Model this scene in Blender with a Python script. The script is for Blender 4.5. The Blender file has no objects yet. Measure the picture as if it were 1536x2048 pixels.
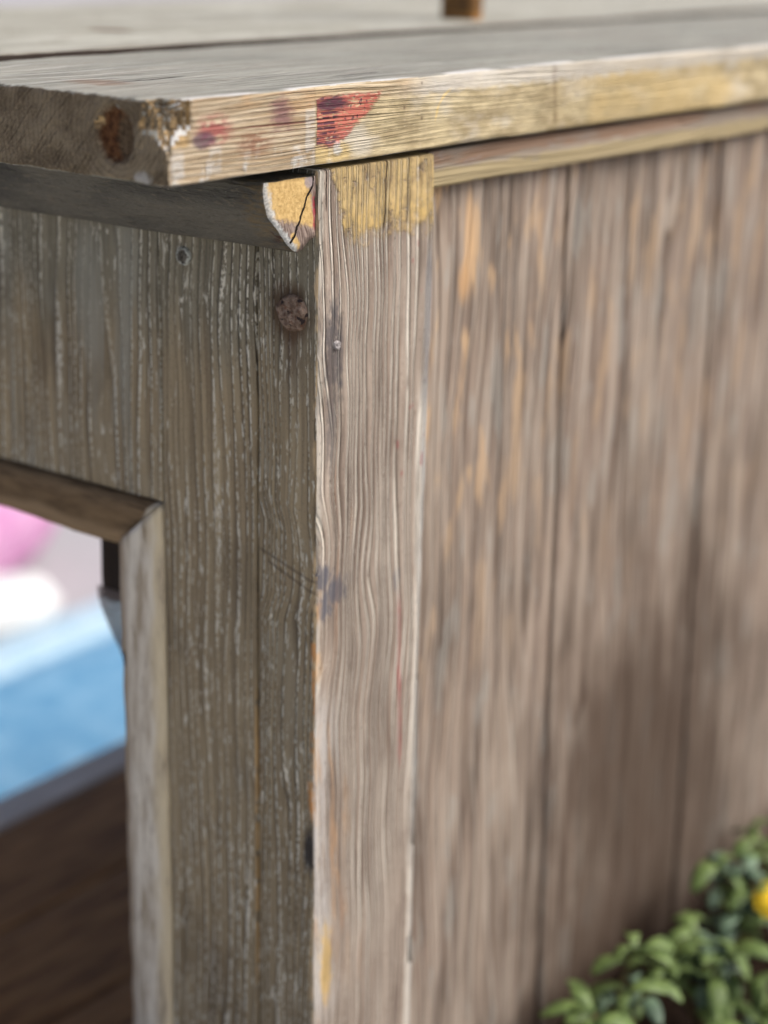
import bpy, math, random
from mathutils import Vector, Matrix, noise as mn

# ------------------------------------------------------------------ camera
sc = bpy.context.scene
rad = math.radians
def cam_matrix(loc, yaw, pitch, roll):
    fw = Vector((math.cos(yaw)*math.cos(pitch), math.sin(yaw)*math.cos(pitch), math.sin(pitch)))
    rt = Vector((math.sin(yaw), -math.cos(yaw), 0)); up = rt.cross(fw)
    r2 = rt*math.cos(roll)+up*math.sin(roll); u2 = up*math.cos(roll)-rt*math.sin(roll)
    m = Matrix((r2, u2, -fw)).transposed().to_4x4(); m.translation = loc
    return m
cd = bpy.data.cameras.new('camera'); co = bpy.data.objects.new('camera', cd); sc.collection.objects.link(co)
co.matrix_world = cam_matrix(Vector((-.55742, -.45273, .06264)), rad(36.842), rad(-18.201), rad(1.095))
cd.sensor_width = 36; cd.sensor_fit = 'AUTO'; cd.lens = 63.65
cd.clip_start = .01; cd.clip_end = 200
cd.dof.use_dof = True; cd.dof.focus_distance = .718; cd.dof.aperture_fstop = 4.6; cd.dof.aperture_blades = 0
sc.camera = co

# ------------------------------------------------------------------ light
L = Vector((.45, -.68, .95)).normalized()
w = bpy.data.worlds.new('World'); sc.world = w; w.use_nodes = True
nt = w.node_tree; nt.nodes.clear()
sky = nt.nodes.new('ShaderNodeTexSky'); sky.sky_type = 'NISHITA'; sky.sun_disc = False
sky.sun_elevation = math.asin(L.z); sky.sun_rotation = math.atan2(L.x, L.y)
sky.air_density = .3; sky.dust_density = 4.0; sky.ozone_density = .5
bg = nt.nodes.new('ShaderNodeBackground'); bg.inputs[1].default_value = .15
wo = nt.nodes.new('ShaderNodeOutputWorld')
nt.links.new(sky.outputs[0], bg.inputs[0]); nt.links.new(bg.outputs[0], wo.inputs[0])
sl = bpy.data.lights.new('sun', 'SUN'); sl.energy = 1.0; sl.angle = rad(40); sl.color = (1, .985, .94)
so = bpy.data.objects.new('sun', sl); sc.collection.objects.link(so)
so.rotation_euler = L.to_track_quat('Z', 'Y').to_euler(); so.location = (1, -2, 2)
vs = sc.view_settings
vs.view_transform = 'Standard'; vs.look = 'None'; vs.gamma = 1; vs.exposure = .68; vs.use_curve_mapping = False

# ------------------------------------------------------------------ node expressions
def srgb(r, g, b):
    f = lambda c: ((c/255+.055)/1.055)**2.4 if c > 10 else c/255/12.92
    return (f(r), f(g), f(b), 1)
class X:
    nt = None
    def __init__(s, k): s.k = k
    def __add__(a, b): return m('ADD', a, b)
    def __radd__(a, b): return m('ADD', b, a)
    def __sub__(a, b): return m('SUBTRACT', a, b)
    def __rsub__(a, b): return m('SUBTRACT', b, a)
    def __mul__(a, b): return m('MULTIPLY', a, b)
    def __rmul__(a, b): return m('MULTIPLY', b, a)
    def __truediv__(a, b): return m('DIVIDE', a, b)
    def __neg__(a): return m('MULTIPLY', a, -1)
def put(inp, v):
    if isinstance(v, X): X.nt.links.new(v.k, inp)
    else: inp.default_value = v
def node(t): return X.nt.nodes.new(t)
def m(op, a, b=None, c=None, clamp=False):
    n = node('ShaderNodeMath'); n.operation = op; n.use_clamp = clamp
    put(n.inputs[0], a)
    if b is not None: put(n.inputs[1], b)
    if c is not None: put(n.inputs[2], c)
    return X(n.outputs[0])
def vec(x, y, z):
    n = node('ShaderNodeCombineXYZ')
    for i, v in enumerate((x, y, z)): put(n.inputs[i], v)
    return X(n.outputs[0])
def noi(v, detail=2, rough=.5, dist=0, scale=1):
    n = node('ShaderNodeTexNoise'); put(n.inputs['Vector'], v)
    n.inputs['Scale'].default_value = scale; n.inputs['Detail'].default_value = detail
    n.inputs['Roughness'].default_value = rough; n.inputs['Distortion'].default_value = dist
    return X(n.outputs[0])
def vor(v, rnd=1):
    n = node('ShaderNodeTexVoronoi'); put(n.inputs['Vector'], v); n.inputs['Scale'].default_value = 1
    n.inputs['Randomness'].default_value = rnd
    return X(n.outputs['Distance'])
def ss(v, a, b):            # smooth step; a > b falls
    n = node('ShaderNodeMapRange'); n.interpolation_type = 'SMOOTHSTEP'
    inv = isinstance(a, (int, float)) and isinstance(b, (int, float)) and a > b
    put(n.inputs[0], v); put(n.inputs[1], b if inv else a); put(n.inputs[2], a if inv else b)
    n.inputs[3].default_value = 1 if inv else 0; n.inputs[4].default_value = 0 if inv else 1
    return X(n.outputs[0])
def mx(f, a, b, mode='MIX'):
    n = node('ShaderNodeMix'); n.data_type = 'RGBA'; n.blend_type = mode; n.clamp_factor = True
    put(n.inputs[0], f); put(n.inputs[6], a); put(n.inputs[7], b)
    return X(n.outputs[2])
def mxf(f, a, b): return a+(b-a)*f
def mmax(a, b): return m('MAXIMUM', a, b)
def mmin(a, b): return m('MINIMUM', a, b)
def frac(a): return m('FRACT', a)
def absx(a): return m('ABSOLUTE', a)
def band(v, a, b, s):       # 1 inside a..b with soft edge s
    return ss(v, a-s, a+s)*ss(v, b+s, b-s)
def ell(x, y, cx, cy, rx, ry, wob=0, soft=.35):
    dx = (x-cx)/rx; dy = (y-cy)/ry
    d = m('SQRT', dx*dx+dy*dy)
    if isinstance(wob, X): d = d+wob
    return ss(d, 1+soft, 1-soft)
def seg(x, y, a, b):        # distance to a segment
    ax, ay = a; bx, by = b; lx, ly = bx-ax, by-ay; l2 = lx*lx+ly*ly
    t = m('ADD', ((x-ax)*lx+(y-ay)*ly)/l2, 0, clamp=True)
    ex = x-ax-t*lx; ey = y-ay-t*ly
    return m('SQRT', ex*ex+ey*ey)
def poly_d(x, y, pts):
    d = None
    for a, b in zip(pts, pts[1:]):
        e = seg(x, y, a, b); d = e if d is None else mmin(d, e)
    return d
def material(name, fn):
    mt = bpy.data.materials.new(name); mt.use_nodes = True
    t = mt.node_tree; t.nodes.clear(); X.nt = t
    out = node('ShaderNodeOutputMaterial'); b = node('ShaderNodeBsdfPrincipled')
    t.links.new(b.outputs[0], out.inputs[0])
    tc = node('ShaderNodeTexCoord'); s = node('ShaderNodeSeparateXYZ'); t.links.new(tc.outputs['Object'], s.inputs[0])
    r = fn(X(s.outputs[0]), X(s.outputs[1]), X(s.outputs[2]))
    put(b.inputs['Base Color'], r['col']); put(b.inputs['Roughness'], r.get('rough', .8))
    b.inputs['Specular IOR Level'].default_value = r.get('spec', .3)
    if 'metal' in r: put(b.inputs['Metallic'], r['metal'])
    if 'trans' in r:
        b.inputs['Subsurface Weight'].default_value = r['trans']; b.inputs['Subsurface Radius'].default_value = (.01, .01, .004)
    if 'h' in r:
        bp = node('ShaderNodeBump'); bp.inputs['Distance'].default_value = r.get('dist', .001)
        bp.inputs['Strength'].default_value = r.get('str', 1); put(bp.inputs['Height'], r['h'])
        t.links.new(bp.outputs[0], b.inputs['Normal'])
    return mt
C = srgb

# grain: u across, v along; returns ridge 0..1, streak 0..1, warped u
def grain(u, v, seed, sp=.0042, wa=.010, wf=(9, 8), fine=(420, 9)):
    w1 = noi(vec(u*wf[0]+seed, v*wf[1], seed*1.7), 1)-.5
    w2 = noi(vec(u*40, v*26+seed, 3.1+seed), 2)-.5
    uu = u+w1*wa*2+w2*(wa*.25)
    F = uu/sp+(noi(vec(uu*.16/sp+seed, v*2.5, seed), 2)-.5)*7
    # growth ring: early wood rises slowly to a hard pale late-wood ridge, then drops
    f = frac(F)
    wd = noi(vec(uu*130, v*18, seed+5), 3)-.5
    amp = ss(noi(vec(uu*.12/sp, v*6, seed+14), 2), .26, .56)
    ridge = ss(f+wd*.35, .72, .86)*ss(f, 1.0, .95)*amp
    groove = ss(f, .18, .04)*ss(f, .0, .02)*amp*ss(wd, -.30, .05)
    st = noi(vec(uu*fine[0], v*fine[1], seed+9), 4, .65)
    grain.tone = f
    return ridge, groove, st, uu

def m_post_right(x, y, z):
    bulge = ell(x, z, .006, -.214, .03, .035)*(x-.02)*.35-ell(x, z, .008, -.105, .022, .05)*.002
    ridge, groove, st, u = grain(x+bulge, z, 2.3, .0038, .0085, (7, 10), (300, 14))
    big = noi(vec(x*40, z*14, 7.7), 3); sm = noi(vec(x*900, z*300, 1), 2); mid = noi(vec(x*160, z*40, 4.4), 3)
    c = mx(ss(st+(grain.tone-.5)*.30, .28, .72), C(112, 98, 86), C(178, 164, 148))
    c = mx(ss(big, .38, .68)*.45, c, C(186, 174, 158))
    fib = noi(vec(u*1500, z*40, 71), 3, .6)
    c = mx(ss(fib, .52, .68)*.35, c, C(104, 86, 74)); c = mx(ss(fib, .46, .34)*.3, c, C(206, 192, 174))
    c = mx(groove*.85, c, C(74, 62, 51))
    c = mx(ridge*ss(mid, .20, .45)*.95, c, C(238, 231, 214))
    c = mx(ss(noi(vec(u*220, z*7, 31), 2), .64, .72)*.35, c, C(205, 150, 105))
    edge = (noi(vec(x*0, z*70, 2), 4)-.5)
    # yellow brushed paint across the top
    yb = noi(vec(x*170, z*170, 12), 5, .7)
    yl = ss(z+(yb-.5)*.026+(noi(vec(x*30, 1, 3), 2)-.5)*.012+(fib-.5)*.002, -.0670, -.0560)*ss(x+(yb-.5)*.016+(z+.05)*.35, .0120, .0165)
    yt = noi(vec(x*120, z*90, 6), 5, .65)
    yc = mx(ss(yt, .35, .62), C(166, 144, 100), C(214, 188, 130))
    yc = mx(ss(z, -.046, -.058)*ss(yt, .4, .6)*.7, yc, C(222, 188, 112))
    yc = mx(groove*.35, yc, C(112, 92, 62)); yc = mx(ss(fib, .52, .66)*.25, yc, C(140, 118, 80)); yc = mx(ridge*.35, yc, C(222, 204, 160))
    c = mx(yl*ss(yt+(yb-.5)*.8, .24, .44)*.88, c, yc)
    # worn white arris on the left, pale strip on the right
    c = mx(ss(x+edge*.0045+(sm-.5)*.002, .0040, .0012)*ss(mid, .25, .5)*.75, c, C(214, 208, 192))
    c = mx(ss(x+edge*.006, .0690, .0735)*ss(z, -.125, -.15)*.75, c, C(226, 220, 204))
    c = mx(ss(x+edge*.004, .0725, .0755)*ss(z, -.066, -.08)*.4, c, C(150, 158, 165))
    # blue grey iron stains
    wn = (noi(vec(x*420, z*150, 8), 5, .65)-.5)*2.6+(st-.5)*.9
    s1 = ell(x+(z+.105)*.03, z, .0098, -.107, .0056, .021, wn, .5)
    s1 = mmax(s1, ell(x, z, .0088, -.135, .0028, .022, wn, .6)*.75)
    c = mx(s1*.72, c, C(62, 66, 76))
    s2 = mmax(ell(x, z, .0045, -.205, .0050, .0065, wn, .4), ell(x, z, .0125, -.2125, .0085, .0055, wn, .4))
    s2 = mmax(s2, ell(x, z, .005, -.219, .005, .0055, wn, .4))
    s2 = mmax(s2, ell(x, z, .0575, -.2205, .0022, .0048, wn, .4)*.8)
    c = mx(s2*ss(ridge, 1.1, .2)*.68, c, C(84, 92, 108))
    # raw orange chips along the arris
    oc = noi(vec(x*150, z*34, 21), 3)
    oz = band(z, -.375, -.205, .01)
    c = mx(ss(x+(oc-.5)*.012, .0045, .001)*oz*ss(noi(vec(.3, z*40, 4), 2), .48, .54)*.7, c, C(212, 172, 124))
    # flaking white and orange low on the left
    lw = band(z, -.42, -.262, .012)
    fl = noi(vec(u*120, z*13, 44), 4, .6)
    c = mx(lw*ss(x+(fl-.5)*.04, .016, .008)*ss(fib+(st-.5), .35, .6)*.7, c, C(204, 202, 196))
    c = mx(lw*band(fl, .56, .68, .03)*ss(x, .032, .018)*ss(fib, .3, .5)*.5, c, C(200, 160, 118))
    c = mx(band(z, -.42, -.37, .012)*ell(x, z, .009, -.395, .004, .02, wn)*.7, c, C(226, 190, 110))
    # red streak and specks
    rx = absx(x-.0588-(z+.22)*-.045-(noi(vec(1, z*40, 2), 1)-.5)*.003)
    rz = band(z, -.308, -.232, .012)*ss(noi(vec(x*90, z*36, 15), 2), .30, .5)
    c = mx(ss(rx+(st-.5)*.0022, .0019, .0004)*rz*ss(mid, .28, .6)*.8, c, C(172, 58, 66))
    rs = ss(noi(vec(x*260, z*75, 51), 1), .70, .74)*ss(x, .05, .06)*band(z, -.19, -.07, .01)
    c = mx(rs*.85, c, C(150, 36, 52))
    # cracks through the yellow paint
    cn = (noi(vec(1, z*160, 3), 3)-.5)*.0016
    ck = mmax(ss(absx(x-.0044+cn), .00042, .00014)*ss(z, -.05, -.047), ss(absx(x-.0445-(z+.03)*.06+cn), .00055, .00018)*ss(z, -.063, -.058))
    ck = mmax(ck, ss(absx(x-.0592+cn), .00035, .0001)*ss(z, -.063, -.057))
    c = mx(ck, c, C(44, 34, 26))
    pits = ss(sm, .64, .72)
    c = mx(pits*.6, c, C(66, 54, 45)); c = mx(ss(sm, .36, .28)*.35, c, C(226, 216, 198))
    lft = noi(vec(x*50, z*22, 83), 4, .6); c = mx(ss(lft, .52, .68)*.35, c, C(118, 104, 92))
    h = grain.tone*.5+ridge*.7-groove*.5+st*.4+fib*.3+sm*.25-ck*1.2+yl*ss(yt+(yb-.5)*.8, .24, .44)*.5
    return dict(col=c, h=h, dist=.0012, rough=.86, spec=.2)

def left_common(u, v, seed, sp, sparse=0.0, hl=1.0):
    ridge, groove, st, uu = grain(u, v, seed, sp, .005, (10, 9))
    big = noi(vec(u*14, v*7, seed+2), 3); mid = noi(vec(u*70, v*20, seed+4), 3)
    c = mx(ss(st+(grain.tone-.5)*.2, .3, .7), C(120, 106, 82), C(168, 152, 120))
    c = mx(ss(big, .36, .64)*.5, c, C(134, 122, 98))
    c = mx(ss(mid, .5, .75)*.3, c, C(146, 128, 100))
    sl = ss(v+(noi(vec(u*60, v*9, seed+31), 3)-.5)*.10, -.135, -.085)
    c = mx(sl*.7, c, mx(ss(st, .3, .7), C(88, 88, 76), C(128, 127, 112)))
    c = mx(groove*.7, c, C(56, 48, 38))
    bead = noi(vec(uu*900, v*330, seed+6), 2, .6)
    cl = noi(vec(uu*55, v*11, seed+8), 3)
    fl = ridge*ss(bead, .45, .53)*ss(cl, .37+sparse, .50+sparse)
    st2 = noi(vec(uu*640, v*90, seed+11), 2)
    fl2 = ss(st2, .60, .68)*ss(cl, .45+sparse, .62+sparse)*ss(bead, .40, .52)
    fl = mmax(fl, fl2*.8)*hl
    c = mx(fl*.95, c, C(222, 218, 198))
    sm = noi(vec(u*1300, v*700, seed), 2)
    c = mx(ss(sm, .60, .72)*.5, c, C(64, 56, 44)); c = mx(ss(sm, .38, .28)*.3, c, C(170, 160, 136))
    pc = noi(vec(u*26, v*12, seed+41), 4, .65); c = mx(ss(pc, .54, .66)*.35, c, C(86, 74, 56)); c = mx(ss(pc, .44, .34)*.3, c, C(158, 150, 128))
    c = mx(fl*.9, c, C(226, 222, 204))
    h = grain.tone*.4+ridge*.5-groove*.6+st*.5+fl*.5+sm*.25
    return c, h, fl

def m_post_left(x, y, z):
    bend = ell(y, z, .030, -.20, .03, .022)*.004
    c, h, fl = left_common(y+bend, z, 5.2, .0034, -.12, .9)
    # rust halo round the nail and pale chips on the arris
    wn = (noi(vec(y*200, z*90, 3), 3)-.5)*.9
    c = mx(ell(y, z, .0150, -.0915, .0100, .0125, wn, .4)*.85, c, C(74, 52, 27)); c = mx(ell(y, z, .0132, -.106, .0045, .012, wn*2, .6)*.5, c, C(84, 58, 34))
    cn = noi(vec(1, y*120, z*42), 4)
    c = mx(ss(y+(cn-.5)*.008, .0022, .0006)*ss(noi(vec(2, 2, z*55), 3), .44, .52)*.85, c, C(200, 176, 138))
    c = mx(ss(y+(cn-.5)*.016, .0035, .001)*band(z, -.325, -.225, .008)*ss(noi(vec(5, 2, z*60), 2), .46, .54)*.9, c, C(206, 150, 92))
    c = mx(ell(y, z, .0022, -.334, .0040, .012, wn, .4)*.9, c, C(34, 34, 38))
    k = mmin(seg(y, z, (.031, -.197), (.001, -.206)), seg(y, z, (.026, -.202), (.001, -.211)))
    c = mx(ss(k, .0012, .0003)*.5, c, C(62, 46, 32))
    return dict(col=c, h=h, dist=.0011, rough=.72, spec=.4)
def m_stile(x, y, z):
    c, h, fl = left_common(y, z, 8.4, .0046, -.05, .9)
    gl = ss(absx(y-.0345+(noi(vec(1, 1, z*30), 2)-.5)*.002), .0009, .0003)*band(z, -.42, -.27, .02)*ss(noi(vec(3, 1, z*80), 2), .42, .5)
    c = mx(gl*.7, c, C(196, 160, 104))
    return dict(col=c, h=h, dist=.0009, rough=.72, spec=.4)
def m_apron(x, y, z):
    c, h, fl = left_common(y, z, 11.9, .0056, -.03, .9)
    s = noi(vec(y*95+noi(vec(y*20, z*8, 1), 2)*2, z*6, 3), 3, .55)
    g = ss(s, .50, .66)*ss(noi(vec(y*16, z*13, 6), 2), .36, .54)
    c = mx(g*.6, c, C(150, 150, 138))
    return dict(col=c, h=h, dist=.0008, rough=.72, spec=.4)
def m_dark(x, y, z):          # dark painted moulding
    n = noi(vec(x*500, y*160, z*500), 4, .6); b = noi(vec(x*60, y*18, z*60), 3)
    c = mx(ss(b, .35, .7), C(70, 69, 62), C(104, 101, 90))
    c = mx(ss(n, .55, .70)*.6, c, C(122, 114, 97)); c = mx(ss(n, .42, .3)*.6, c, C(48, 45, 40))
    stt = noi(vec(x*900, y*30, z*900), 4, .65); c = mx(ss(stt, .55, .7)*.4, c, C(116, 108, 92))
    wn = (n-.5)*1.6
    e = ss(y+(noi(vec(x*90, y*40, z*90), 3)-.5)*.03, .019, .006)
    c = mx(e*ss(n, .4, .6)*.6, c, C(120, 100, 62))
    c = mx(ss(noi(vec(x*180, y*120, z*180), 2), .64, .70)*e, c, C(74, 48, 34))
    c = mx(ss(noi(vec(x*900, y*500, z*900), 2), .70, .75)*.6, c, C(150, 148, 134))
    return dict(col=c, h=n+b*.4+stt*.7, dist=.0018, rough=.58, spec=.5)
CRK = [(-.0020, -.0345), (-.0024, -.0385), (-.0058, -.0425), (-.0078, -.0470), (-.0098, -.0500), (-.0104, -.0515), (-.0122, -.0535), (-.0136, -.0570), (-.0158, -.0592)]
def m_mould_end(x, y, z):
    n = noi(vec(x*420, 0, z*420), 4, .6); f = noi(vec(x*500+z*260, 0, z*900-x*200), 3)
    yel = mx(ss(n, .3, .7), C(184, 152, 96), C(216, 186, 126))
    yel = mx(ss(f, .58, .72)*.55, yel, C(150, 122, 78))
    gry = mx(ss(noi(vec((x+z*.3)*900, 0, z*120), 3), .35, .65), C(96, 80, 72), C(160, 144, 132))
    # yellow field, bare grey lower right, white rim along the curve
    side = (x+.0115)*.55+(z+.0555)
    k = ss((z+.0535)+(x+.006)*.25+(n-.5)*.006, -.0012, .0012)*ss(x+(n-.5)*.005+(z+.045)*.18, -.0020, -.0042)
    k = mmax(k, ss(seg(x, z, (-.0145, -.0570), (-.0115, -.0610))+(n-.5)*.002, .0020, .0010))
    c = mx(k, gry, yel)
    rim = poly_d(x, z, [(-.0318, -.034), (-.0300, -.0440), (-.0262, -.0510), (-.0214, -.0562), (-.0140, -.0625)])
    wht = mx(ss(f, .35, .65), C(176, 182, 180), C(228, 230, 224))
    c = mx(ss(rim+(n-.5)*.0060, .0034, .0012)*.85, c, wht)
    c = mx(ell(x, z, -.0042, -.0368, .0026, .0024, (n-.5)*1.2)*.8, c, C(160, 150, 150))
    c = mx(band(x, -.0022, .002, .0005)*band(z, -.0555, -.042, .002)*ss(n, .38, .55)*.75, c, C(176, 56, 72))
    d = poly_d(x+(f-.5)*.0010, z+(n-.5)*.0010, CRK)
    ck = ss(d, .00065, .00025)
    c = mx(ck, c, C(30, 22, 16))
    return dict(col=c, h=n*.6+f*.4-ck*2, dist=.0008, rough=.85, spec=.2)

B_ = .0878
def m_top_edge(x, y, z):
    ridge, groove, st, u = grain(z, x, 3.7, .0021, .0022, (40, 9), (900, 26))
    n = noi(vec(x*130, 0, z*300), 4, .6); big = noi(vec(x*26, 0, z*50), 3); fine = noi(vec(x*260, 0, z*1500), 3)
    c = mx(ss(st, .32, .68), C(164, 142, 110), C(216, 201, 172))
    c = mx(groove*.75*ss(x, .02, -.01), c, C(112, 88, 66))
    c = mx(ss(big, .5, .66)*.5*ss(z, -.012, -.004), c, C(214, 170, 116))
    # reddish ink traces
    ink = ell(x, z, -.0640, -.0120, .0090, .0055, (n-.5)*1.8, .5)
    c = mx(ink*ss(n, .40, .52)*.75, c, C(176, 76, 82))
    c = mx(ell(x, z, -.0690, -.0150, .0055, .0030, (n-.5)*1.8)*.75, c, C(92, 66, 88))
    c = mx(ell(x, z, -.0260, -.0085, .0055, .0055, (n-.5)*2.4, .6)*.7, c, C(122, 80, 92))
    c = mx(ell(x, z, -.042, -.0185, .010, .0045, (n-.5)*2.4, .6)*ss(n, .42, .55)*.65, c, C(146, 84, 58))
    c = mx(ell(x, z, -.03, -.0125, .030, .006, (n-.5)*1.4, .6)*groove*.6, c, C(140, 60, 62))
    # yellow wash right of the marking-out line
    yw = ss(x+(n-.5)*.0012, -.0062, -.0052)
    yt = noi(vec(x*46, 0, z*120), 4, .6)
    yc = mx(ss(yt, .34, .66), C(172, 156, 120), C(214, 199, 158))
    yc = mx(ss(noi(vec(x*30, 1, z*60), 3), .5, .68)*.75, yc, C(214, 208, 190))
    yc = mx(band(x, .185, .36, .03)*ss(noi(vec(x*20, 4, z*45), 2), .36, .58)*.75, yc, C(216, 192, 136))
    yc = mx(ell(x, z, .004, -.0265, .012, .0045, (n-.5)*1.2)*.7, yc, C(214, 188, 128))
    yc = mx(ss(fine, .60, .70)*.5, yc, C(232, 220, 190))
    top = ss(z+(n-.5)*.008, -.0085, -.0055)
    yc = mx(top*ss(x, .035, .075)*.65, yc, C(214, 212, 204))
    c = mx(yw*mxf(top*ss(x, .075, .03), 1, .25), c, yc)
    # red triangle with dark ink
    tri = ss(x+(n-.5)*.0014, -.0054, -.0046)*ss(z+(n-.5)*.005+(fine-.5)*.003, -.0032, -.0048)
    tri = tri*ss((z+.0232)-(x-.0085)*.62*ss(x, .006, .010)-0+(n-.5)*.006+(fine-.5)*.003, -.0012, .0016)*ss(x+(n-.5)*.008, .0372, .0345)
    red = mx(ss(st, .3, .7), C(180, 78, 70), C(208, 112, 100))
    c = mx(tri*ss(fine+(n-.5)*.6+(st-.5)*.4, .28, .52)*.85, c, red)
    blk = band(frac(z/.0019+(n-.5)*.5), .30, .85, .12)*ss(noi(vec(x*190, 2, z*260), 3), .40, .50)*ss(x+(n-.5)*.006, .0105, .0060)
    blk = mmax(blk, ell(x, z, .004, -.0070, .0105, .0024, (n-.5)*1.4))
    blk = mmax(blk, ss(noi(vec(x*330, 3, z*330), 2), .60, .66)*band(x, .008, .034, .003)*band(z, -.014, -.005, .001))
    c = mx(tri*blk*.85, c, C(66, 44, 66))
    # broken fibres at the chipped corner
    c = mx(ss(x+(n-.5)*.006, -B_+.0125, -B_+.0095)*ss(z+(n-.5)*.006, -.0175, -.015)*.85, c, mx(ss(n, .35, .65), C(104, 84, 58), C(190, 160, 110)))
    # white spots along the lower edge and the near end
    ww = ss(noi(vec(x*95, 7, z*40), 3), .52, .60)*ss(z+(n-.5)*.012, -.0195, -.0250)*ss(x, .01, -.006)
    ww = mmax(ww, band(x+(n-.5)*.004, -.0862, -.0800, .0012)*band(z+(n-.5)*.006, -.0285, -.0185, .002)*.8)
    ww = mmax(ww, band(x+(n-.5)*.003, -.066, -.060, .001)*band(z, -.027, -.018, .002)*.6)
    ww = mmax(ww, band(x+(n-.5)*.002, -.0115, -.0060, .0008)*band(z, -.030, -.007, .003)*.55)
    ww = mmax(ww, ell(x, z, .0080, -.0245, .0032, .0026, (n-.5)*1.6))
    c = mx(ww*ss(n+(st-.5)*.6, .34, .54)*.75, c, C(216, 218, 214))
    sp = ss(vor(vec(x*120, 0, z*120)), .13, .06)*ss(noi(vec(x*20, 9, z*20), 1), .52, .6)
    c = mx(sp*.6, c, C(96, 72, 58))
    ln = ss(absx(x-.168+(z+.015)*.10+(n-.5)*.004), .0030, .0004)*ss(yt, .35, .6)
    c = mx(ln*.6, c, C(120, 92, 60))
    # yellow curved scrape
    cv = absx(m('SQRT', (x-.088)*(x-.088)+(z+.020)*(z+.020))-.014)
    c = mx(ss(cv+(n-.5)*.002, .0010, .0003)*ss(x, .086, .082)*ss(z, -.020, -.016)*.7, c, C(238, 212, 140))
    h = ridge*.4-groove*.7+st*.6+fine*.35+tri*.4+yw*.25+ww*.3+n*.3
    return dict(col=c, h=h, dist=.0011, rough=.82, spec=.25)
def m_top_face(x, y, z):
    ridge, groove, st, u = grain(y, x, 6.1, .0048, .008, (7, 3), (380, 9))
    n = noi(vec(x*60, y*160, 0), 4, .6); big = noi(vec(x*9, y*24, 2), 3)
    c = mx(ss(st, .3, .7), C(116, 116, 106), C(178, 179, 166))
    c = mx(ss(big, .4, .65)*.5, c, C(164, 161, 148))
    cr = noi(vec(x*55, y*900, 17), 4, .7)
    c = mx(ss(cr, .58, .70)*.65, c, C(84, 76, 66)); c = mx(ss(cr, .40, .30)*.5, c, C(206, 204, 192))
    c = mx(ss(n, .56, .72)*.55, c, C(112, 100, 86))
    c = mx(groove*.3, c, C(100, 92, 82))
    c = mx(ridge*ss(n, .35, .6)*.5, c, C(212, 208, 196))
    wn = (n-.5)*1.6
    # worn white along the front arris, brown spots, splinter slots
    c = mx(ss(y+(n-.5)*.006, .0035, .0)*ss(noi(vec(x*22, 2, 2), 2), .40, .5)*.75, c, C(232, 232, 226))
    c = mx(ell(x, y, -.0542, .0648, .010, .012, wn, .5)*.6, c, C(128, 96, 70))
    ck = mmax(ss(absx(y-.0540-(x-.03)*.1+(n-.5)*.002), .0016, .0004)*band(x, .025, .042, .003), ss(absx(y-.0235+(n-.5)*.002), .0016, .0005)*band(x, .038, .066, .004))
    ck = mmax(ck, ss(absx(y-.062-(x+.03)*.05+(n-.5)*.003), .0010, .0003)*band(x, -.055, -.01, .004))
    c = mx(ck*.9, c, C(52, 40, 34))
    lt = ss(absx(frac((y+(noi(vec(x*14, y*8, 4), 2)-.5)*.02)/.017)-.5), .06, .02)*ss(x, .06, -.02)*ss(y, .05, .07)
    c = mx(lt*.55, c, C(236, 234, 226))
    h = ridge*.5-groove*.6+st*.7+n*.5-cr*1.2-ck*2
    return dict(col=c, h=h, dist=.0010, rough=.72, spec=.3)
def m_top_face2(x, y, z):     # paler plank, chalky
    ridge, groove, st, u = grain(y, x, 9.1, .0060, .008, (6, 3), (300, 8))
    n = noi(vec(x*40, y*90, 0), 4, .6); big = noi(vec(x*8, y*16, 5), 3)
    c = mx(ss(st, .3, .7), C(140, 138, 124), C(184, 183, 168))
    c = mx(ss(big, .42, .62)*.5, c, C(194, 195, 182))
    c = mx(ss(n, .52, .68)*.6, c, C(120, 110, 92))
    c = mx(ell(x, y, .1495, .2649, .010, .014, (n-.5)*.9)*.85, c, C(92, 70, 50))
    c = mx(ss(y+(n-.5)*.02, .186, .176)*.4, c, C(120, 112, 100))
    return dict(col=c, h=ridge*.4-groove*.5+st*.6+n*.4, dist=.0010, rough=.72, spec=.3)
def m_top_end(x, y, z):       # sawn end grain
    n = noi(vec(0, y*420, z*420), 5, .65); b = noi(vec(0, y*60, z*90), 3)
    d = m('SQRT', (y-.0215)*(y-.0215)*1.2+(z+.0138)*(z+.0138))+(b-.5)*.006
    rg = absx(frac(d/.0026)-.5)*2
    saw = noi(vec(0, (y+z*.9)*700, (z-y)*60), 3)
    c = mx(ss(b, .35, .68), C(128, 114, 92), C(168, 153, 126))
    c = mx(ss(rg, .5, .95)*.25, c, C(72, 58, 42))
    fine = noi(vec(0, y*1100, z*1100), 3, .7)
    c = mx(ss(n, .52, .68)*.65, c, C(174, 156, 126))
    c = mx(ss(saw, .56, .66)*.6, c, C(70, 58, 44)); c = mx(ss(fine, .56, .70)*.55, c, C(190, 172, 140)); c = mx(ss(fine, .42, .30)*.5, c, C(62, 50, 38))
    wn = (n-.5)*.5
    c = mx(ell(y, z, .0234, -.0138, .0088, .0098, wn, .16), c, mx(ss(n, .35, .65), C(84, 54, 34), C(134, 94, 62)))
    c = mx(ell(y, z, .0195, -.0145, .0042, .0082, wn*2.5, .3)*.8, c, mx(ss(n, .4, .6), C(92, 80, 62), C(128, 112, 88)))
    c = mx(ss(y+(n-.5)*.008, .0030, -.001)*ss(z, -.016, -.012)*.8, c, C(178, 146, 96))
    c = mx(ell(y, z, .0100, -.0285, .0040, .0025, wn*3)*.85, c, C(214, 212, 204))
    return dict(col=c, h=n*1.4+saw*.8+fine*.7+rg*.15, dist=.0022, rough=.9, spec=.15)

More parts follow.
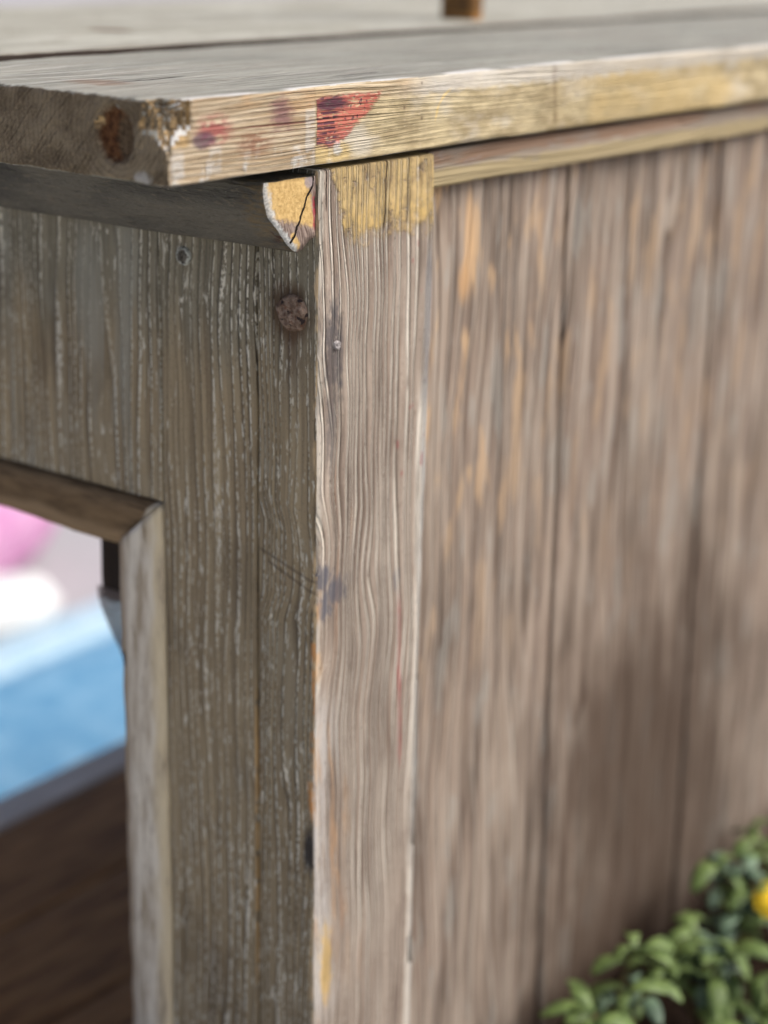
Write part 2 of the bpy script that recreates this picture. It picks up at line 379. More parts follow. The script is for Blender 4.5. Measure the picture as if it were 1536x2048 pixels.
def m_panel(x, y, z):
    ridge, groove, st, u = grain(x, z, 14.2, .0110, .0035, (9, 5), (130, 4))
    pt = noi(vec(u*70, z*17, 8), 3, .55); n = noi(vec(u*95, z*9, 1), 4, .6); lf = noi(vec(x*16, z*9, 40), 2)
    c = mx(ss(st, .3, .7), C(103, 91, 80), C(155, 141, 125))
    c = mx(ss(lf, .38, .62)*.4, c, C(150, 132, 117))
    c = mx(ss(n, .48, .62)*.62, c, C(174, 161, 145))
    c = mx(ss(n, .48, .34)*.66, c, C(82, 71, 62))
    c = mx(groove*.35, c, C(88, 76, 67))
    c = mx(ridge*.35, c, C(192, 183, 168))
    near = mmax(ss(x, .22, .15), .5)
    c = mx(ss(pt, .53, .64)*ss(z, -.36, -.10)*near*.75, c, C(198, 168, 130))
    c = mx(ss(pt, .43, .36)*.3, c, C(166, 168, 160))
    c = mx(ell(x, z, .1205, -.076, .0045, .022, (n-.5)*2, .5)*.7, c, C(214, 178, 134))
    c = mx(ell(x, z, .117, -.094, .0035, .010, (n-.5)*2, .5)*.7, c, C(208, 166, 116))
    # soft shadow low on the boards, painted in as brown
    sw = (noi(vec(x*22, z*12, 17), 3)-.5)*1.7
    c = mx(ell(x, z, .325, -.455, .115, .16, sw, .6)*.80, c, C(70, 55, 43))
    # darker brown towards the foot, with a ragged upper edge
    c = mx(ss(z+(noi(vec(x*24, z*10, 91), 4, .6)-.5)*.10, -.505, -.545)*.85, c, C(58, 44, 33))
    return dict(col=c, h=ridge*.4-groove*.6+st*.6+n*.5, dist=.0012, rough=.85, spec=.2)
def m_side_rail(x, y, z):
    ridge, groove, st, u = grain(z, x, 2.9, .004, .002, (20, 5), (700, 12))
    n = noi(vec(x*50, 0, z*200), 4, .6)
    c = mx(ss(st, .3, .7), C(134, 122, 106), C(176, 164, 148))
    br = ss(z+(n-.5)*.010, -.0395, -.0375)*ss(noi(vec(x*16, 3, z*60), 3), .40, .52)
    c = mx(br*.6, c, C(152, 116, 86))
    c = mx(ss(z+(n-.5)*.006, -.0395, -.0420)*.75, c, C(184, 168, 124))
    c = mx(ss(n, .60, .72)*.5, c, C(150, 152, 154))
    c = mx(ss(x+(n-.5)*.01, .084, .079)*ss(z, -.042, -.039)*.7, c, C(96, 96, 98))
    return dict(col=c, h=ridge*.4-groove*.6+st*.6, dist=.001, rough=.8, spec=.25)
def m_strip(x, y, z):         # opening's upright trim: flaking paint, lit face and darker rounded edge put into colour
    n = noi(vec(y*160, x*160, z*26), 4, .6); f = noi(vec(y*420, x*420, z*60), 3)
    c = mx(ss(n, .3, .62), C(166, 152, 130), C(220, 213, 196))
    c = mx(ss(f, .60, .72)*.6, c, C(112, 92, 70))
    c = mx(ss(y+(n-.5)*.016, .100, .093)*ss(n, .3, .5)*.7, c, C(216, 200, 160))
    c = mx(ss(y+(n-.5)*.010, .112, .118)*.6, c, C(128, 98, 60))
    c = mx(ell(y, z, .1175, -.272, .0022, .004, (n-.5))*.9, c, C(40, 32, 28))
    return dict(col=c, h=n+f*.5, dist=.001, rough=.8, spec=.25)
def m_trim(x, y, z):          # brown trim across the top of the opening
    n = noi(vec(z*200, y*40, x*200), 4, .6); b = noi(vec(y*26, z*60, 3), 3)
    c = mx(ss(n, .3, .7), C(88, 72, 52), C(124, 104, 78))
    lo = ss(z+(n-.5)*.012+(b-.5)*.012, -.2075, -.2130)
    c = mx(lo*.55, c, C(164, 142, 112))
    e = ss(absx((y-.089)-(-.1885-z))+(n-.5)*.003, .0045, .0020)
    c = mx(e*.8, c, C(190, 184, 168))
    return dict(col=c, h=n, dist=.001, rough=.8, spec=.25)
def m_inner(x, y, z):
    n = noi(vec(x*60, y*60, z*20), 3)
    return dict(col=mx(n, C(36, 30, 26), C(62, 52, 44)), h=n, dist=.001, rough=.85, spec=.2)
def m_rust(x, y, z):
    n = noi(vec(x*380, y*380, z*380), 4, .65); b = noi(vec(x*900, y*900, z*900), 2)
    c = mx(ss(n, .35, .65), C(92, 74, 60), C(140, 122, 106))
    c = mx(ss(b, .56, .66)*.7, c, C(96, 58, 38))
    c = mx(ss(noi(vec(x*330, y*330+4, z*330), 2), .64, .68), c, C(40, 30, 30))
    return dict(col=c, h=n+b*.5, dist=.001, rough=.75, spec=.35)
def m_steel(x, y, z):
    n = noi(vec(x*900, y*900, z*900), 3)
    return dict(col=mx(n, C(84, 80, 78), C(206, 200, 196)), h=n, dist=.0004, rough=.5, spec=.5)
def m_screw(x, y, z):
    n = noi(vec(x*800, y*800, z*800), 3); r = m('SQRT', (y-.0736)*(y-.0736)+(z+.0754)*(z+.0754))
    c = mx(ss(n, .4, .6), C(66, 62, 54), C(110, 106, 94))
    c = mx(ss(r+(n-.5)*.002, .0024, .0034)*ss(n, .36, .5), c, C(178, 182, 172))
    return dict(col=c, h=n, dist=.0006, rough=.6, spec=.4)
def m_mesh(x, y, z): return dict(col=C(128, 118, 114), rough=.6)
def m_soil(x, y, z):
    n = noi(vec(x*60, y*60, z*60), 5, .65); b = noi(vec(x*6, y*14, 0), 3)
    c = mx(ss(b, .35, .65), C(36, 27, 20), C(56, 42, 31))
    c = mx(ss(n, .55, .7)*.6, c, C(60, 42, 28))
    return dict(col=c, h=n, dist=.012, rough=.95, spec=.1)
def m_pave(x, y, z):
    n = noi(vec(x*30, y*30, 1), 4, .6)
    return dict(col=mx(n, C(160, 160, 162), C(188, 186, 188)), h=n, dist=.001, rough=.9, spec=.2)
def m_pave_bounce(x, y, z):
    n = noi(vec(x*30, y*30, 1), 4, .6)
    return dict(col=mx(n, C(190, 188, 176), C(214, 210, 198)), h=n, dist=.001, rough=.9, spec=.2)
def m_kerb(x, y, z):
    n = noi(vec(x*14, y*120, z*120), 4, .6)
    return dict(col=mx(ss(n, .3, .7), C(196, 190, 180), C(222, 216, 206)), h=n, dist=.001, rough=.85, spec=.2)
def cloth(a, b):
    def f(x, y, z):
        n = noi(vec(x*22, y*22, z*22), 3); wv = noi(vec(x*900, y*900, z*900), 1)
        return dict(col=mx(ss(n, .3, .7), a, b), h=wv+n*3, dist=.0008, rough=.9, spec=.15)
    return f
def m_floor(x, y, z):
    n = noi(vec(x*14, y*90, z*20), 4, .6)
    return dict(col=mx(ss(n, .3, .7), C(112, 78, 44), C(168, 124, 76)), h=n, dist=.001, rough=.7, spec=.3)
def m_peg(x, y, z):
    n = noi(vec(x*160, y*160, z*30), 4, .6)
    c = mx(ss(n, .3, .7), C(128, 92, 50), C(176, 128, 68))
    c = mx(ss(z+(n-.5)*.006, .005, .008)*ss(n, .35, .55)*.75, c, C(70, 54, 38))
    return dict(col=c, h=n, dist=.001, rough=.75, spec=.25)
def m_leaf(x, y, z):
    n = noi(vec(x*90, y*90, z*90), 3)
    return dict(col=mx(ss(n, .3, .7), C(54, 76, 40), C(112, 134, 74)), rough=.5, spec=.4, trans=.15)
def m_leaf2(x, y, z):
    n = noi(vec(x*90, y*90, z*90), 3)
    return dict(col=mx(ss(n, .3, .7), C(50, 74, 54), C(114, 138, 112)), rough=.5, spec=.4, trans=.15)
def m_stem(x, y, z):
    n = noi(vec(x*120, y*120, z*60), 2)
    return dict(col=mx(n, C(96, 100, 58), C(128, 104, 76)), rough=.7, spec=.3)
def m_petal(x, y, z):
    n = noi(vec(x*140, y*140, z*140), 2)
    return dict(col=mx(n, C(216, 176, 20), C(240, 212, 60)), rough=.6, spec=.2, trans=.1)
def m_disc(x, y, z): return dict(col=C(196, 140, 24), rough=.9)
M = {}
for k, f in list(globals().items()):
    if k.startswith('m_') and callable(f): M[k[2:]] = material(k[2:], f)
M['blue'] = material('blue_cloth', cloth(C(98, 154, 192), C(132, 180, 210)))
M['blue_pale'] = material('pale_blue_cloth', cloth(C(170, 204, 222), C(190, 216, 230)))
M['white'] = material('white_cloth', cloth(C(226, 230, 228), C(240, 242, 240)))
M['pink'] = material('pink_cloth', cloth(C(206, 140, 188), C(226, 178, 212)))

# ------------------------------------------------------------------ geometry helpers
GZ = -.56
def link(o): sc.collection.objects.link(o); return o
def obj(name, verts, faces, mats, parent=None, smooth=True, idx=None):
    me = bpy.data.meshes.new(name); me.from_pydata(verts, [], faces); me.update()
    for a in (mats if isinstance(mats, (list, tuple)) else [mats]): me.materials.append(a)
    for p in me.polygons:
        p.use_smooth = smooth
        if idx: p.material_index = idx(p.normal, p.center)
    o = link(bpy.data.objects.new(name, me))
    if parent: setp(o, parent)
    return o
def setp(o, parent):
    o.parent = parent
    o.matrix_parent_inverse = Matrix.Identity(4)
    o.location = o.location-world_loc(parent)
def world_loc(p):
    v = Vector(p.location)
    while p.parent: p = p.parent; v += Vector(p.location)
    return v
def tag(o, label=None, cat=None, group=None, kind=None):
    if label: o['label'] = label
    if cat: o['category'] = cat
    if group: o['group'] = group
    if kind: o['kind'] = kind
    return o
def empty(name, loc):
    o = link(bpy.data.objects.new(name, None)); o.location = loc; o.empty_display_size = .05; return o
def samples(a, b, step, r, fine=None):
    out = [a, a+r*.15, a+r*.45, a+r]
    p = a+r
    while True:
        st = step
        if fine and fine[0] <= p <= fine[1]: st = fine[2]
        if p+st > b-r*1.2: break
        p += st; out.append(p)
    out += [b-r, b-r*.45, b-r*.15, b]
    return sorted(set(round(t, 6) for t in out))
def nz(p, f, s=0): return mn.noise(Vector((p[0]*f[0]+s, p[1]*f[1]+s*1.3, p[2]*f[2]-s)))
def board(name, lo, hi, steps, r, mats, parent=None, seed=0, grain_axis=2, wob=.0006, rfun=None, dfun=None, fine=(None, None, None), idx=None, chip=.8):
    ax = [samples(lo[i], hi[i], steps[i], r, fine[i]) for i in range(3)]
    n = [len(a) for a in ax]; ids = {}; V = []; F = []
    gf = [70, 70, 70]; gf[grain_axis] = 22
    lf = [9, 9, 9]; lf[grain_axis] = 4
    def vid(i, j, k):
        t = (i, j, k)
        if t in ids: return ids[t]
        p = [ax[0][i], ax[1][j], ax[2][k]]
        nn = max(0, .55+chip*nz(p, gf, seed)+.5*chip*nz(p, [4*g for g in gf], seed+3))
        rr = r*(.35+nn)
        if rfun: rr = max(rr, rfun(p))
        rr = min(rr, min(hi[q]-lo[q] for q in range(3))*.48)
        c = [min(max(p[q], lo[q]+rr), hi[q]-rr) for q in range(3)]
        d = Vector((p[0]-c[0], p[1]-c[1], p[2]-c[2]))
        if d.length > 1e-9:
            big = max(abs(t_) for t_ in d)
            sh = Vector([t_ for t_ in d])
            l2 = sh.length
            if sum(abs(t_) > 1e-6 for t_ in d) > 1 and l2 > rr: sh = sh*(rr/l2)
            q = Vector(c)+sh
        else: q = Vector(p)
        o = Vector((nz(p, lf, seed+11), nz(p, lf, seed+17), nz(p, lf, seed+23)))*wob
        q += o
        if dfun: q += dfun(p)
        ids[t] = len(V); V.append(q); return ids[t]
    for a in range(3):
        b, c = (a+1) % 3, (a+2) % 3
        for side in (0, n[a]-1):
            for i in range(n[b]-1):
                for j in range(n[c]-1):
                    qd = []
                    for di, dj in ((0, 0), (1, 0), (1, 1), (0, 1)):
                        t = [0, 0, 0]; t[a] = side; t[b] = i+di; t[c] = j+dj; qd.append(vid(*t))
                    F.append(qd if side else qd[::-1])
    return obj(name, V, F, mats, parent, True, idx)

# ------------------------------------------------------------------ setting
def sheet(name, x0, x1, y0, y1, z, step, amp, mat, fr=9):
    nx = int((x1-x0)/step)+1; ny = int((y1-y0)/step)+1
    V = [(x0+(x1-x0)*i/(nx-1), y0+(y1-y0)*j/(ny-1), z+amp*(mn.noise((i*step*fr, j*step*fr, 0))+.5*mn.noise((i*step*fr*4, j*step*fr*4, 2)))) for j in range(ny) for i in range(nx)]
    F = [(j*nx+i, j*nx+i+1, (j+1)*nx+i+1, (j+1)*nx+i) for j in range(ny-1) for i in range(nx-1)]
    return obj(name, V, F, mat)
LZ = -1.05
tag(board('ground', (-.16, -3, LZ-.1), (5, .4735, GZ-.004), (.05, .05, .1), .01, M['soil'], None, 2, 0, .004), kind='structure')
tag(board('added_reflector', (-3.0, -3.0, LZ-.05), (-.162, .4995, GZ+.012), (.2, .2, .2), .004, M['pave_bounce'], None, 5, 0, .0), kind='structure')  # out of view, added as a pale reflector to brighten the left faces
tag(sheet('lower_paving', -20, 45, -20, 45, LZ, 1.0, .0, M['pave']), kind='structure')

# ------------------------------------------------------------------ the cabinet
cab = tag(empty('wooden_cabinet', (0, 0, GZ)), 'weathered wooden cabinet with peeling yellow and red paint and an overhanging plank top', 'cabinet')
B, W, G, S = .0878, .078, .0323, .089
TH = .030
# top planks
KY, KZ = .0234, -.0138
def top_d(p):
    v = Vector((0, 0, 0))
    dd = max(0, p[0]+B)+max(0, p[1]+.003)
    cc = .0125*min(1, max(0, (p[2]+.0185)/.009))*(1+.35*nz(p, (160, 160, 160), 4))
    if p[2] > -.0185 and dd < cc:
        k = (cc-dd)/2+.0012*nz(p, (420, 420, 420), 3)+.0008*nz(p, (900, 900, 300), 7)
        v += Vector((k, k, -.0035*(cc-dd)/cc*max(0, 1+p[2]/.006) if p[2] > -.006 else 0))
    if p[0] < -B+.0005:
        q = math.hypot((p[1]-KY)/.0088, (p[2]-KZ)/.0098)
        if q < 1.15: v.x += .0024*min(1, (1.15-q)/.3)
        v.x += .0007*nz(p, (1, 260, 260), 2)+.0005*nz(p, (1, 600, 600), 5)
    if p[1] < -.0025: v.y += .0003*nz(p, (50, 1, 700), 9)
    if p[2] > -.0005: v.z += .0004*nz(p, (26, 260, 1), 6)
    return v
def top_idx(nr, c): return 2 if nr.x < -.72 else (1 if nr.y < -.6 else 0)
tp = board('top_plank', (-B, -.003, -TH), (1.25, .1680, 0), (.010, .006, .0016), .0016, [M['top_face'], M['top_edge'], M['top_end']], cab, 1, 0, .0008,
      None, top_d, fine=((-B, .16, .0020), (-.003, .06, .0015), None), idx=top_idx)
tag(tp, 'grey plank with a painted red triangle on its yellow edge')
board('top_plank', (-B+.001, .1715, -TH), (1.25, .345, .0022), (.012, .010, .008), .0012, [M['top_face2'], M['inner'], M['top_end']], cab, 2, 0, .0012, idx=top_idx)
board('top_plank', (-B-.001, .3475, -TH), (1.25, .520, .0003), (.012, .012, .008), .0022, [M['top_face2'], M['top_edge'], M['top_end']], cab, 7, 0, .0012, idx=top_idx)

# corner post
def post_r(p):
    if p[0] < .012 and p[1] < .012:
        t = nz(p, (1, 1, 60), 8)+.6*nz(p, (1, 1, 190), 12)
        base = .0011+max(0, t-.15)*.005
        if -.216 < p[2] < -.203: base = max(base, .0042)
        return base
    return 0
def post_d(p):
    v = Vector((0, 0, 0))
    if p[0] > W-.002: v.x += .0022*nz(p, (1, 1, 16), 5)+.0009*nz(p, (1, 1, 60), 3)-.006*max(0, (-.03-p[2]-.12))/.4
    if p[0] < .001: v.x += .0004*nz(p, (1, 300, 25), 7)
    if p[1] < .001: v.y += .0004*nz(p, (300, 1, 25), 4)
    return v
post = board('corner_post', (0, 0, GZ-.002), (W, G, -.0325), (.0022, .0022, .0024), .0012, [M['post_right'], M['post_left']], cab, 4, 2, .0004,
      post_r, post_d, idx=lambda nr, c: 1 if nr.x < -.72 else 0)
tag(post, 'corner post with a yellow painted head and raised pale grain')
stile = board('stile', (.0004, G+.0016, GZ-.002), (.032, S, -.0325), (.008, .004, .006), .0014, M['stile'], cab, 6, 2, .0005)
apron = board('apron', (.0010, S+.0006, -.1890), (.030, .50, -.0325), (.008, .005, .005), .0010, M['apron'], cab, 9, 2, .0006)

# quarter round moulding below the top's end overhang
PR = [(.0, -.0345), (-.0316, -.0345), (-.0318, -.0375), (-.0312, -.0420), (-.0295, -.0470), (-.0262, -.0515), (-.0222, -.0556), (-.0172, -.0598), (-.0148, -.0622), (-.0128, -.0636), (-.0085, -.0630), (-.0060, -.0612), (-.0015, -.0590), (.0, -.0588)]
def moulding(name, parent):
    # resample the profile
    pts = []
    for a, b in zip(PR, PR[1:]+PR[:1]):
        n = max(1, int(math.dist(a, b)/.0018))
        for i in range(n): pts.append((a[0]+(b[0]-a[0])*i/n, a[1]+(b[1]-a[1])*i/n))
    ys = [.0016+.0025*i for i in range(60)]+[.1516+.006*i for i in range(1, 60)]
    V = []; F = []; n = len(pts)
    for j, y in enumerate(ys):
        for (x, z) in pts:
            p = (x, y, z); a = 0 if x > -.0005 else 1
            e = .0016 if j == 0 else 1
            V.append(Vector((x+a*.0010*nz(p, (120, 24, 120), 3)+a*.0004*nz(p, (500, 200, 500), 6), y+(.0008*nz(p, (150, 1, 150), 1) if j == 0 else 0), z+a*.0007*nz(p, (120, 24, 120), 8))))
    for j in range(len(ys)-1):
        for i in range(n):
            k = (i+1) % n
            F.append((j*n+i, j*n+k, (j+1)*n+k, (j+1)*n+i))
    ne = len(F)
    # end cap: centre fan on rings
    cx = sum(p[0] for p in pts)/n; cz = sum(p[1] for p in pts)/n
    prev = list(range(n))
    for s in (.8, .6, .4, .2):
        st = len(V)
        for (x, z) in pts:
            X_, Z_ = cx+(x-cx)*s, cz+(z-cz)*s
            V.append(Vector((X_, .0012+.0006*nz((X_, 0, Z_), (260, 1, 260), 2), Z_)))
        for i in range(n):
            k = (i+1) % n; F.append((prev[k], prev[i], st+i, st+k))
        prev = list(range(st, st+n))
    V.append(Vector((cx, .0012, cz)))
    for i in range(n): F.append((prev[(i+1) % n], prev[i], len(V)-1))
    o = obj(name, V, F, [M['dark'], M['mould_end']], parent)
    for i, p in enumerate(o.data.polygons): p.material_index = 1 if i >= ne else 0
    return o
tag(moulding('moulding', cab), 'dark quarter round strip with a cracked yellow sawn end')

# trim round the opening
def loft(name, prof, path, mat, parent, jit=.0006):
    V = []; F = []; n = len(prof(path[0]))
    for t in path:
        for p in prof(t):
            v = Vector(p); v += Vector((nz(p, (90, 90, 90), 2), nz(p, (90, 90, 90), 5), nz(p, (90, 90, 90), 8)))*jit; V.append(v)
    for j in range(len(path)-1):
        for i in range(n):
            k = (i+1) % n; F.append((j*n+i, j*n+k, (j+1)*n+k, (j+1)*n+i))
    F.append(tuple(range(n))[::-1]); F.append(tuple((len(path)-1)*n+i for i in range(n)))
    return obj(name, V, F, mat, parent)
def strip_prof(t):
    # x outwards is negative; rounded inner edge; upper end mitred
    pr = [(.0006, S+.0008), (-.0004, S+.004), (-.0010, S+.010), (-.0008, S+.019), (.0006, S+.026), (.0030, S+.0310), (.0070, S+.0343), (.012, S+.0358), (.020, S+.0363), (.030, S+.0363), (.030, S+.0008)]
    z1 = GZ-.002; out = []
    for x, y in pr:
        z0 = -.1885-(y-S)*.84-.0006
        out.append((x, y, z1+(z0-z1)*t))
    return out
tag(loft('opening_trim', strip_prof, [0]+[i/90 for i in range(1, 91)], M['strip'], cab), 'upright trim with flaking paint, its pale light painted in')
def rail_prof(t):
    pr = [(.0004, -.1896), (-.0026, -.1915), (.0018, -.2010), (.0062, -.2105), (.0088, -.2170), (.0110, -.2190), (.015, -.2196), (.030, -.2196), (.030, -.1896)]
    out = []
    for x, z in pr:
        y0 = S+(-.1885-z)/.84*1.0+.0002
        out.append((x, y0+(.50-y0)*t, z+.0022*nz((0, y0+(.5-y0)*t, 0), (1, 18, 1), 3)*(1 if z < -.21 else 0)))
    return out
tag(loft('opening_trim', rail_prof, [i/80 for i in range(81)], M['trim'], cab), 'brown bevelled trim across the opening')

# right side: rail and vertical planks
board('side_rail', (W+.0012, .0030, -.0483), (1.21, .028, -.0325), (.010, .008, .0028), .0014, M['side_rail'], cab, 12, 0, .0010, fine=((.07, .2, .004), None, None))
def plank_d(p): return Vector((.024*max(0, -.05-p[2])*min(1, max(0, (p[0]-W-.002)/.12)), 0, 0))
px = [(W+.0012, .2013), (.2068, .3656), (.3661, .5000), (.5022, .6500), (.6522, .8100), (.8122, .9700), (.9722, 1.115)]
for i, (a, b) in enumerate(px):
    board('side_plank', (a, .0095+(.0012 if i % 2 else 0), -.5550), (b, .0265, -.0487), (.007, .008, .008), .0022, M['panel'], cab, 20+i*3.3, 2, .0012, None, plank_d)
board('corner_post', (1.131, 0, GZ-.002), (1.21, G, -.0325), (.01, .01, .02), .0014, [M['post_right'], M['post_left']], cab, 31, 2, .0006)
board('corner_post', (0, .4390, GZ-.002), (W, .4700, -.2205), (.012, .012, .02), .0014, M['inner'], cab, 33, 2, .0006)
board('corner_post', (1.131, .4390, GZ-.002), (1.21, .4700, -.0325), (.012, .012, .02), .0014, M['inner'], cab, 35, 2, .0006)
board('sill', (W+.001, .4380, GZ-.002), (1.130, .4720, GZ+.013), (.02, .012, .008), .002, M['kerb'], cab, 37, 0, .001)
for k in range(4):
    board('floor_board', (.034, .036+k*.1005, GZ-.002), (1.13, .1352+k*.1005, GZ+.010+.001*(k % 2)), (.03, .02, .008), .002, M['floor'], cab, 50+k, 0, .001)
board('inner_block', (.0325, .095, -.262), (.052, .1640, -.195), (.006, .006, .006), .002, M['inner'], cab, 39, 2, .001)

# woven mesh remnant behind the upright trim
def mesh_screen():
    V = []; F = []
    def wire(p, q, r=.00048):
        p = Vector(p); q = Vector(q); d = (q-p).normalized(); a = Vector((1, 0, 0)); b = d.cross(a)
        s = len(V)
        for c in (p, q):
            for k in range(4):
                t = k*math.pi/2; V.append(c+a*r*math.cos(t)+b*r*math.sin(t))
        for k in range(4): F.append((s+k, s+(k+1) % 4, s+4+(k+1) % 4, s+4+k))
    x = .0318
    def ylim(z): return .166-max(0, (-.258-z))**1.4*2.2
    y = .112
    while y < .168:
        zb = -.256
        while zb > -.30 and ylim(zb) > y: zb -= .001
        if zb < -.257: wire((x, y, -.2555), (x, y, zb))
        y += .0016
    z = -.2560
    while z > -.30:
        if ylim(z) > .114: wire((x+.0004, .112, z), (x+.0004, ylim(z), z))
        z -= .0016
    o = obj('mesh_screen', V, F, M['mesh'], cab); return o
tag(mesh_screen(), 'torn remnant of pale woven mesh')

# fixings
def dome(name, c, axis, r, hgt, mat, parent, seed, rough=.12, slot=False):
    V = []; F = []; rn, sn = 9, 28
    a = Vector(axis); t = Vector((0, 0, 1)); b = a.cross(t)
    V.append(Vector(c)+a*hgt)
    for i in range(1, rn+1):
        f = i/rn
        for k in range(sn):
            an = 2*math.pi*k/sn
            rr = r*f*(1+rough*.6*mn.noise((math.cos(an)*2, math.sin(an)*2, seed)))
            hh = hgt*math.sqrt(max(0, 1-f**3.2))*(1+rough*3*mn.noise((f*math.cos(an)*3, f*math.sin(an)*3, seed+4)))
            if i == rn: hh = -.0012
            if slot and abs(rr*math.cos(an)) < r*.14 and f < .8: hh -= .0012
            V.append(Vector(c)+a*hh+b*rr*math.cos(an)+t*rr*math.sin(an))
    for k in range(sn): F.append((0, 1+k, 1+(k+1) % sn))
    for i in range(rn-1):
        for k in range(sn):
            F.append((1+i*sn+k, 1+(i+1)*sn+k, 1+(i+1)*sn+(k+1) % sn, 1+i*sn+(k+1) % sn))
    return obj(name, V, F, mat, parent)
tag(dome('nail_head', (-.0002, .0129, -.0911), (-1, 0, 0), .0080, .0030, M['rust'], post, 2.2, .16), 'large rusty brown nail head')
dome('screw', (-.0002, .0736, -.0754), (-1, 0, 0), .0042, .0008, M['screw'], stile, 5.5, .08, True)
tag(dome('nail_head', (.0118, -.0002, -.1047), (0, -1, 0), .0021, .0012, M['steel'], post, 9.1, .3), 'small steel nail in a dark stain')

# ------------------------------------------------------------------ things behind and on top
peg = board('wooden_post', (.412, .2125, 0), (.424, .2385, .22), (.004, .004, .008), .0025, M['peg'], None, 41, 2, .0012)
tag(peg, 'short brown wooden upright standing on the plank top', 'post')

def cushion(name, c, sx, sy, sz, mat, mat2, label, rot=0, round_=False, tilt=0):
    root = tag(empty(name, c), label, 'cushion'); root.rotation_euler = (tilt, 0, rot)
    n = 30; V = []; F = []
    def e(t): return math.copysign(abs(t)**(1 if round_ else .45), t)
    rows = 18
    for j in range(rows+1):
        ph = -math.pi/2+math.pi*j/rows
        for i in range(n):
            a = 2*math.pi*i/n
            cr = math.cos(ph)**.55 if math.cos(ph) > 0 else 0
            x = sx/2*e(math.cos(a))*cr; y = sy/2*e(math.sin(a))*cr; z = sz/2*math.sin(ph)
            k = 1+.05*mn.noise((x*14, y*14, z*14+3))
            V.append(Vector((x*k, y*k, sz/2+z*(1+.1*mn.noise((x*10, y*10, 1))))))
    for j in range(rows):
        for i in range(n):
            k = (i+1) % n; F.append((j*n+i, j*n+k, (j+1)*n+k, (j+1)*n+i))
    b = obj('cover', V, F, mat); b.parent = root
    # piping round the seam
    V2 = []; F2 = []; q = 6
    for i in range(n):
        a = 2*math.pi*i/n; cx = sx/2*e(math.cos(a))*1.02; cy = sy/2*e(math.sin(a))*1.02
        d = Vector((cx, cy, 0)).normalized()
        for s in range(q):
            u = 2*math.pi*s/q; V2.append(Vector((cx, cy, sz/2))+d*.005*math.cos(u)+Vector((0, 0, .005*math.sin(u))))
    for i in range(n):
        for s in range(q):
            F2.append((i*q+s, ((i+1) % n)*q+s, ((i+1) % n)*q+(s+1) % q, i*q+(s+1) % q))
    p = obj('piping', V2, F2, mat2); p.parent = root
    return root
PZ = LZ+.0005
cushion('seat_cushion', (1.55, 1.265, PZ), 1.9, .41, .055, M['blue'], M['blue_pale'], 'flat blue seat cushion on the pale paving below the cabinet')
cushion('seat_cushion', (1.55, 1.525, PZ), 1.9, .11, .050, M['blue_pale'], M['white'], 'narrow pale blue cushion between the blue one and the white one')
cushion('round_cushion', (1.225, 1.655, PZ), .23, .145, .095, M['white'], M['white'], 'round white cushion on pale paving behind the pale blue one', 0, True)
cushion('pink_cushion', (1.27, 1.86, PZ), .60, .22, .235, M['pink'], M['pink'], 'plump pink cushion on pale paving behind the white one', .3)

# ------------------------------------------------------------------ plants at the foot of the planks
rnd = random.Random(5)
def leaf_mesh(name, ln, wd, cup, mat):
    V = []; F = []; n = 8
    for i in range(n+1):
        t = i/n; wv = wd*(math.sin(math.pi*min(1, t**2.3*.93+.04))**.6)*.5+.0006
        z = cup*(t*1.2-t*t*1.6)*ln
        V += [(-wv, t*ln, z+wv*.35), (0, t*ln, z), (wv, t*ln, z+wv*.35)]
    for i in range(n):
        a = i*3; F += [(a, a+1, a+4, a+3), (a+1, a+2, a+5, a+4)]
    nv = len(V)
    V += [(x, y, z-.0007) for x, y, z in V[:nv]]; F += [tuple(nv+k for k in f[::-1]) for f in F[:]]
    rim = [3*i for i in range(n+1)]+[3*n+1]+[3*i+2 for i in range(n, -1, -1)]+[1]
    for a, b in zip(rim, rim[1:]+rim[:1]): F.append((a, b, nv+b, nv+a))
    me = bpy.data.meshes.new(name); me.from_pydata(V, [], F); me.update(); me.materials.append(mat)
    for p in me.polygons: p.use_smooth = True
    return me
LM = [leaf_mesh('leaf', .022, .0085, .5, M['leaf']), leaf_mesh('leaf', .019, .0080, .9, M['leaf2']), leaf_mesh('leaf', .025, .0090, .7, M['leaf'])]
def petal_flower(c, parent, r=.011):
    fl = obj('flower', *disc_geo(), M['disc']); fl.location = c; setp(fl, parent); fl.location = Vector(c)-world_loc(parent)
    for ring, nn, tl in ((1, 11, .35), (.75, 9, .8)):
        for k in range(nn):
            a = 2*math.pi*k/nn+ring
            o = link(bpy.data.objects.new('petal', PM)); o.parent = fl; o.scale = (ring*1.1, ring, ring)
            o.rotation_euler = (tl, 0, a)
    fl.rotation_euler = (.5, -.5, 0)
    return fl
def disc_geo():
    V = [(0, 0, .003)]+[(.003*math.cos(a*.628), .003*math.sin(a*.628), .001) for a in range(10)]
    return V, [(0, 1+i, 1+(i+1) % 10) for i in range(10)]
PM = leaf_mesh('petal', .012, .0055, .4, M['petal'])
def stem_tube(pts, r, parent):
    V = []; F = []; q = 6
    for i, p in enumerate(pts):
        p = Vector(p); d = (Vector(pts[min(i+1, len(pts)-1)])-Vector(pts[max(i-1, 0)])).normalized()
        a = d.orthogonal().normalized(); b = d.cross(a); rr = r*(1-.5*i/len(pts))
        for k in range(q): V.append(p+a*rr*math.cos(k*6.283/q)+b*rr*math.sin(k*6.283/q))
    for i in range(len(pts)-1):
        for k in range(q): F.append((i*q+k, i*q+(k+1) % q, (i+1)*q+(k+1) % q, (i+1)*q+k))
    F.append(tuple(range(q))[::-1]); F.append(tuple((len(pts)-1)*q+k for k in range(q)))
    return obj('stem', V, F, M['stem'], parent)
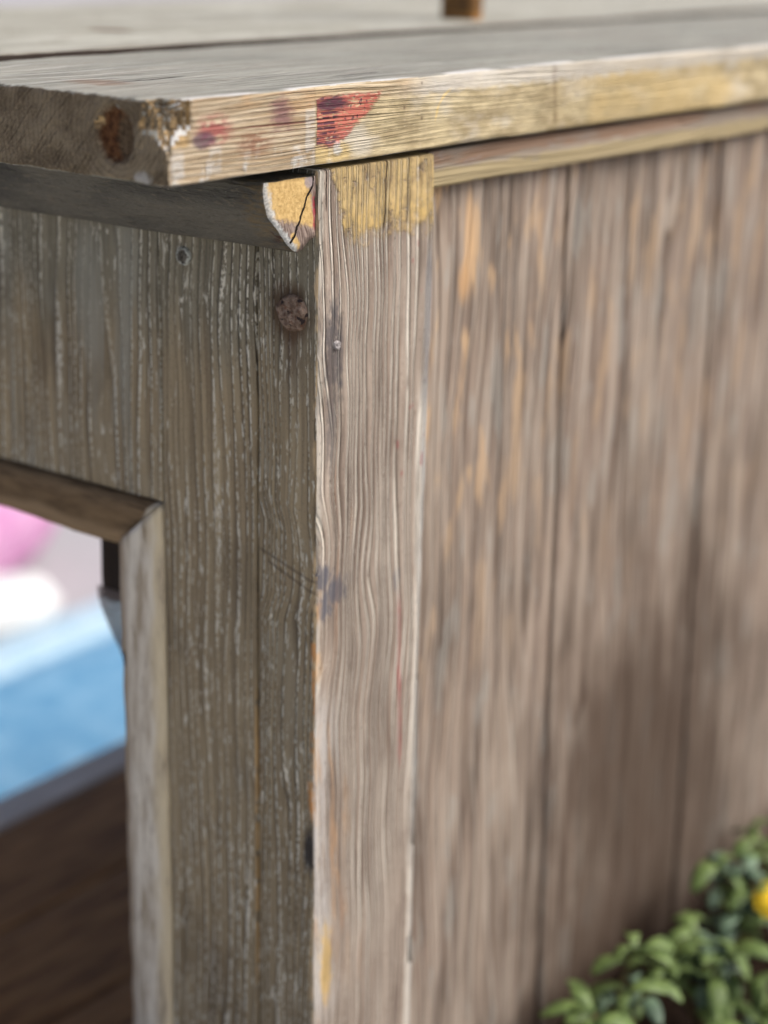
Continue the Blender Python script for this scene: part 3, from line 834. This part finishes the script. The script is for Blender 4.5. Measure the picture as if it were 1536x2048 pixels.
def plant(base, tips, label, flower=None, nleaf=8):
    root = tag(empty('leafy_plant', base), label, 'plant', 'low plants along the foot of the cabinet')
    for tip in tips:
        b = Vector(base); t = Vector(tip); pts = []
        bend = Vector((rnd.uniform(-.02, .02), rnd.uniform(-.02, .01), .02))
        for i in range(9):
            f = i/8; pts.append(b.lerp(t, f)+bend*math.sin(math.pi*f))
        st = stem_tube(pts, .0016, root)
        for i in range(nleaf):
            f = .30+.70*i/(nleaf-1); k = min(7, int(f*8)); p = pts[k].lerp(pts[k+1], f*8-k)
            o = link(bpy.data.objects.new('leaf', rnd.choice(LM))); o.location = p; setp(o, st)
            s = rnd.uniform(.75, 1.2); o.scale = (s, s, s)
            o.rotation_euler = (rnd.uniform(-.1, .9), rnd.uniform(-.4, .4), i*2.4+rnd.uniform(-.5, .5))
    if flower: petal_flower(flower, root)
    return root
def tips(c, n, sx, sy, z0, z1):
    return [(c[0]+rnd.uniform(-sx, sx), c[1]+rnd.uniform(-sy, sy), rnd.uniform(z0, z1)) for _ in range(n)]
plant((.222, -.030, GZ), [(.180, -.045, -.500), (.205, -.050, -.492), (.238, -.040, -.484), (.215, -.02, -.52)], 'low leafy plant with grey green spoon shaped leaves by the corner post')
plant((.300, -.050, GZ), [(.262, -.050, -.505), (.305, -.035, -.500)]+tips((.295, -.05), 4, .035, .025, -.535, -.505), 'spreading leafy plant between the grey green one and the flowering one')
plant((.365, -.040, GZ), [(.342, -.035, -.480), (.372, -.040, -.490), (.395, -.03, -.48)]+tips((.37, -.045), 3, .03, .02, -.53, -.49), 'taller leafy plant with a yellow flower against the planks', (.353, -.066, -.495))
plant((.330, -.110, GZ), tips((.325, -.115), 5, .035, .025, -.545, -.515), 'low green plant in front of the yellow flower')
plant((.440, -.070, GZ), [(.440, -.070, -.490), (.465, -.045, -.480)]+tips((.44, -.06), 4, .035, .025, -.52, -.48), 'leafy plant beyond the yellow flower along the planks')
plant((.270, -.100, GZ), tips((.268, -.10), 5, .03, .02, -.548, -.525), 'creeping plant in front of the spreading leafy one')
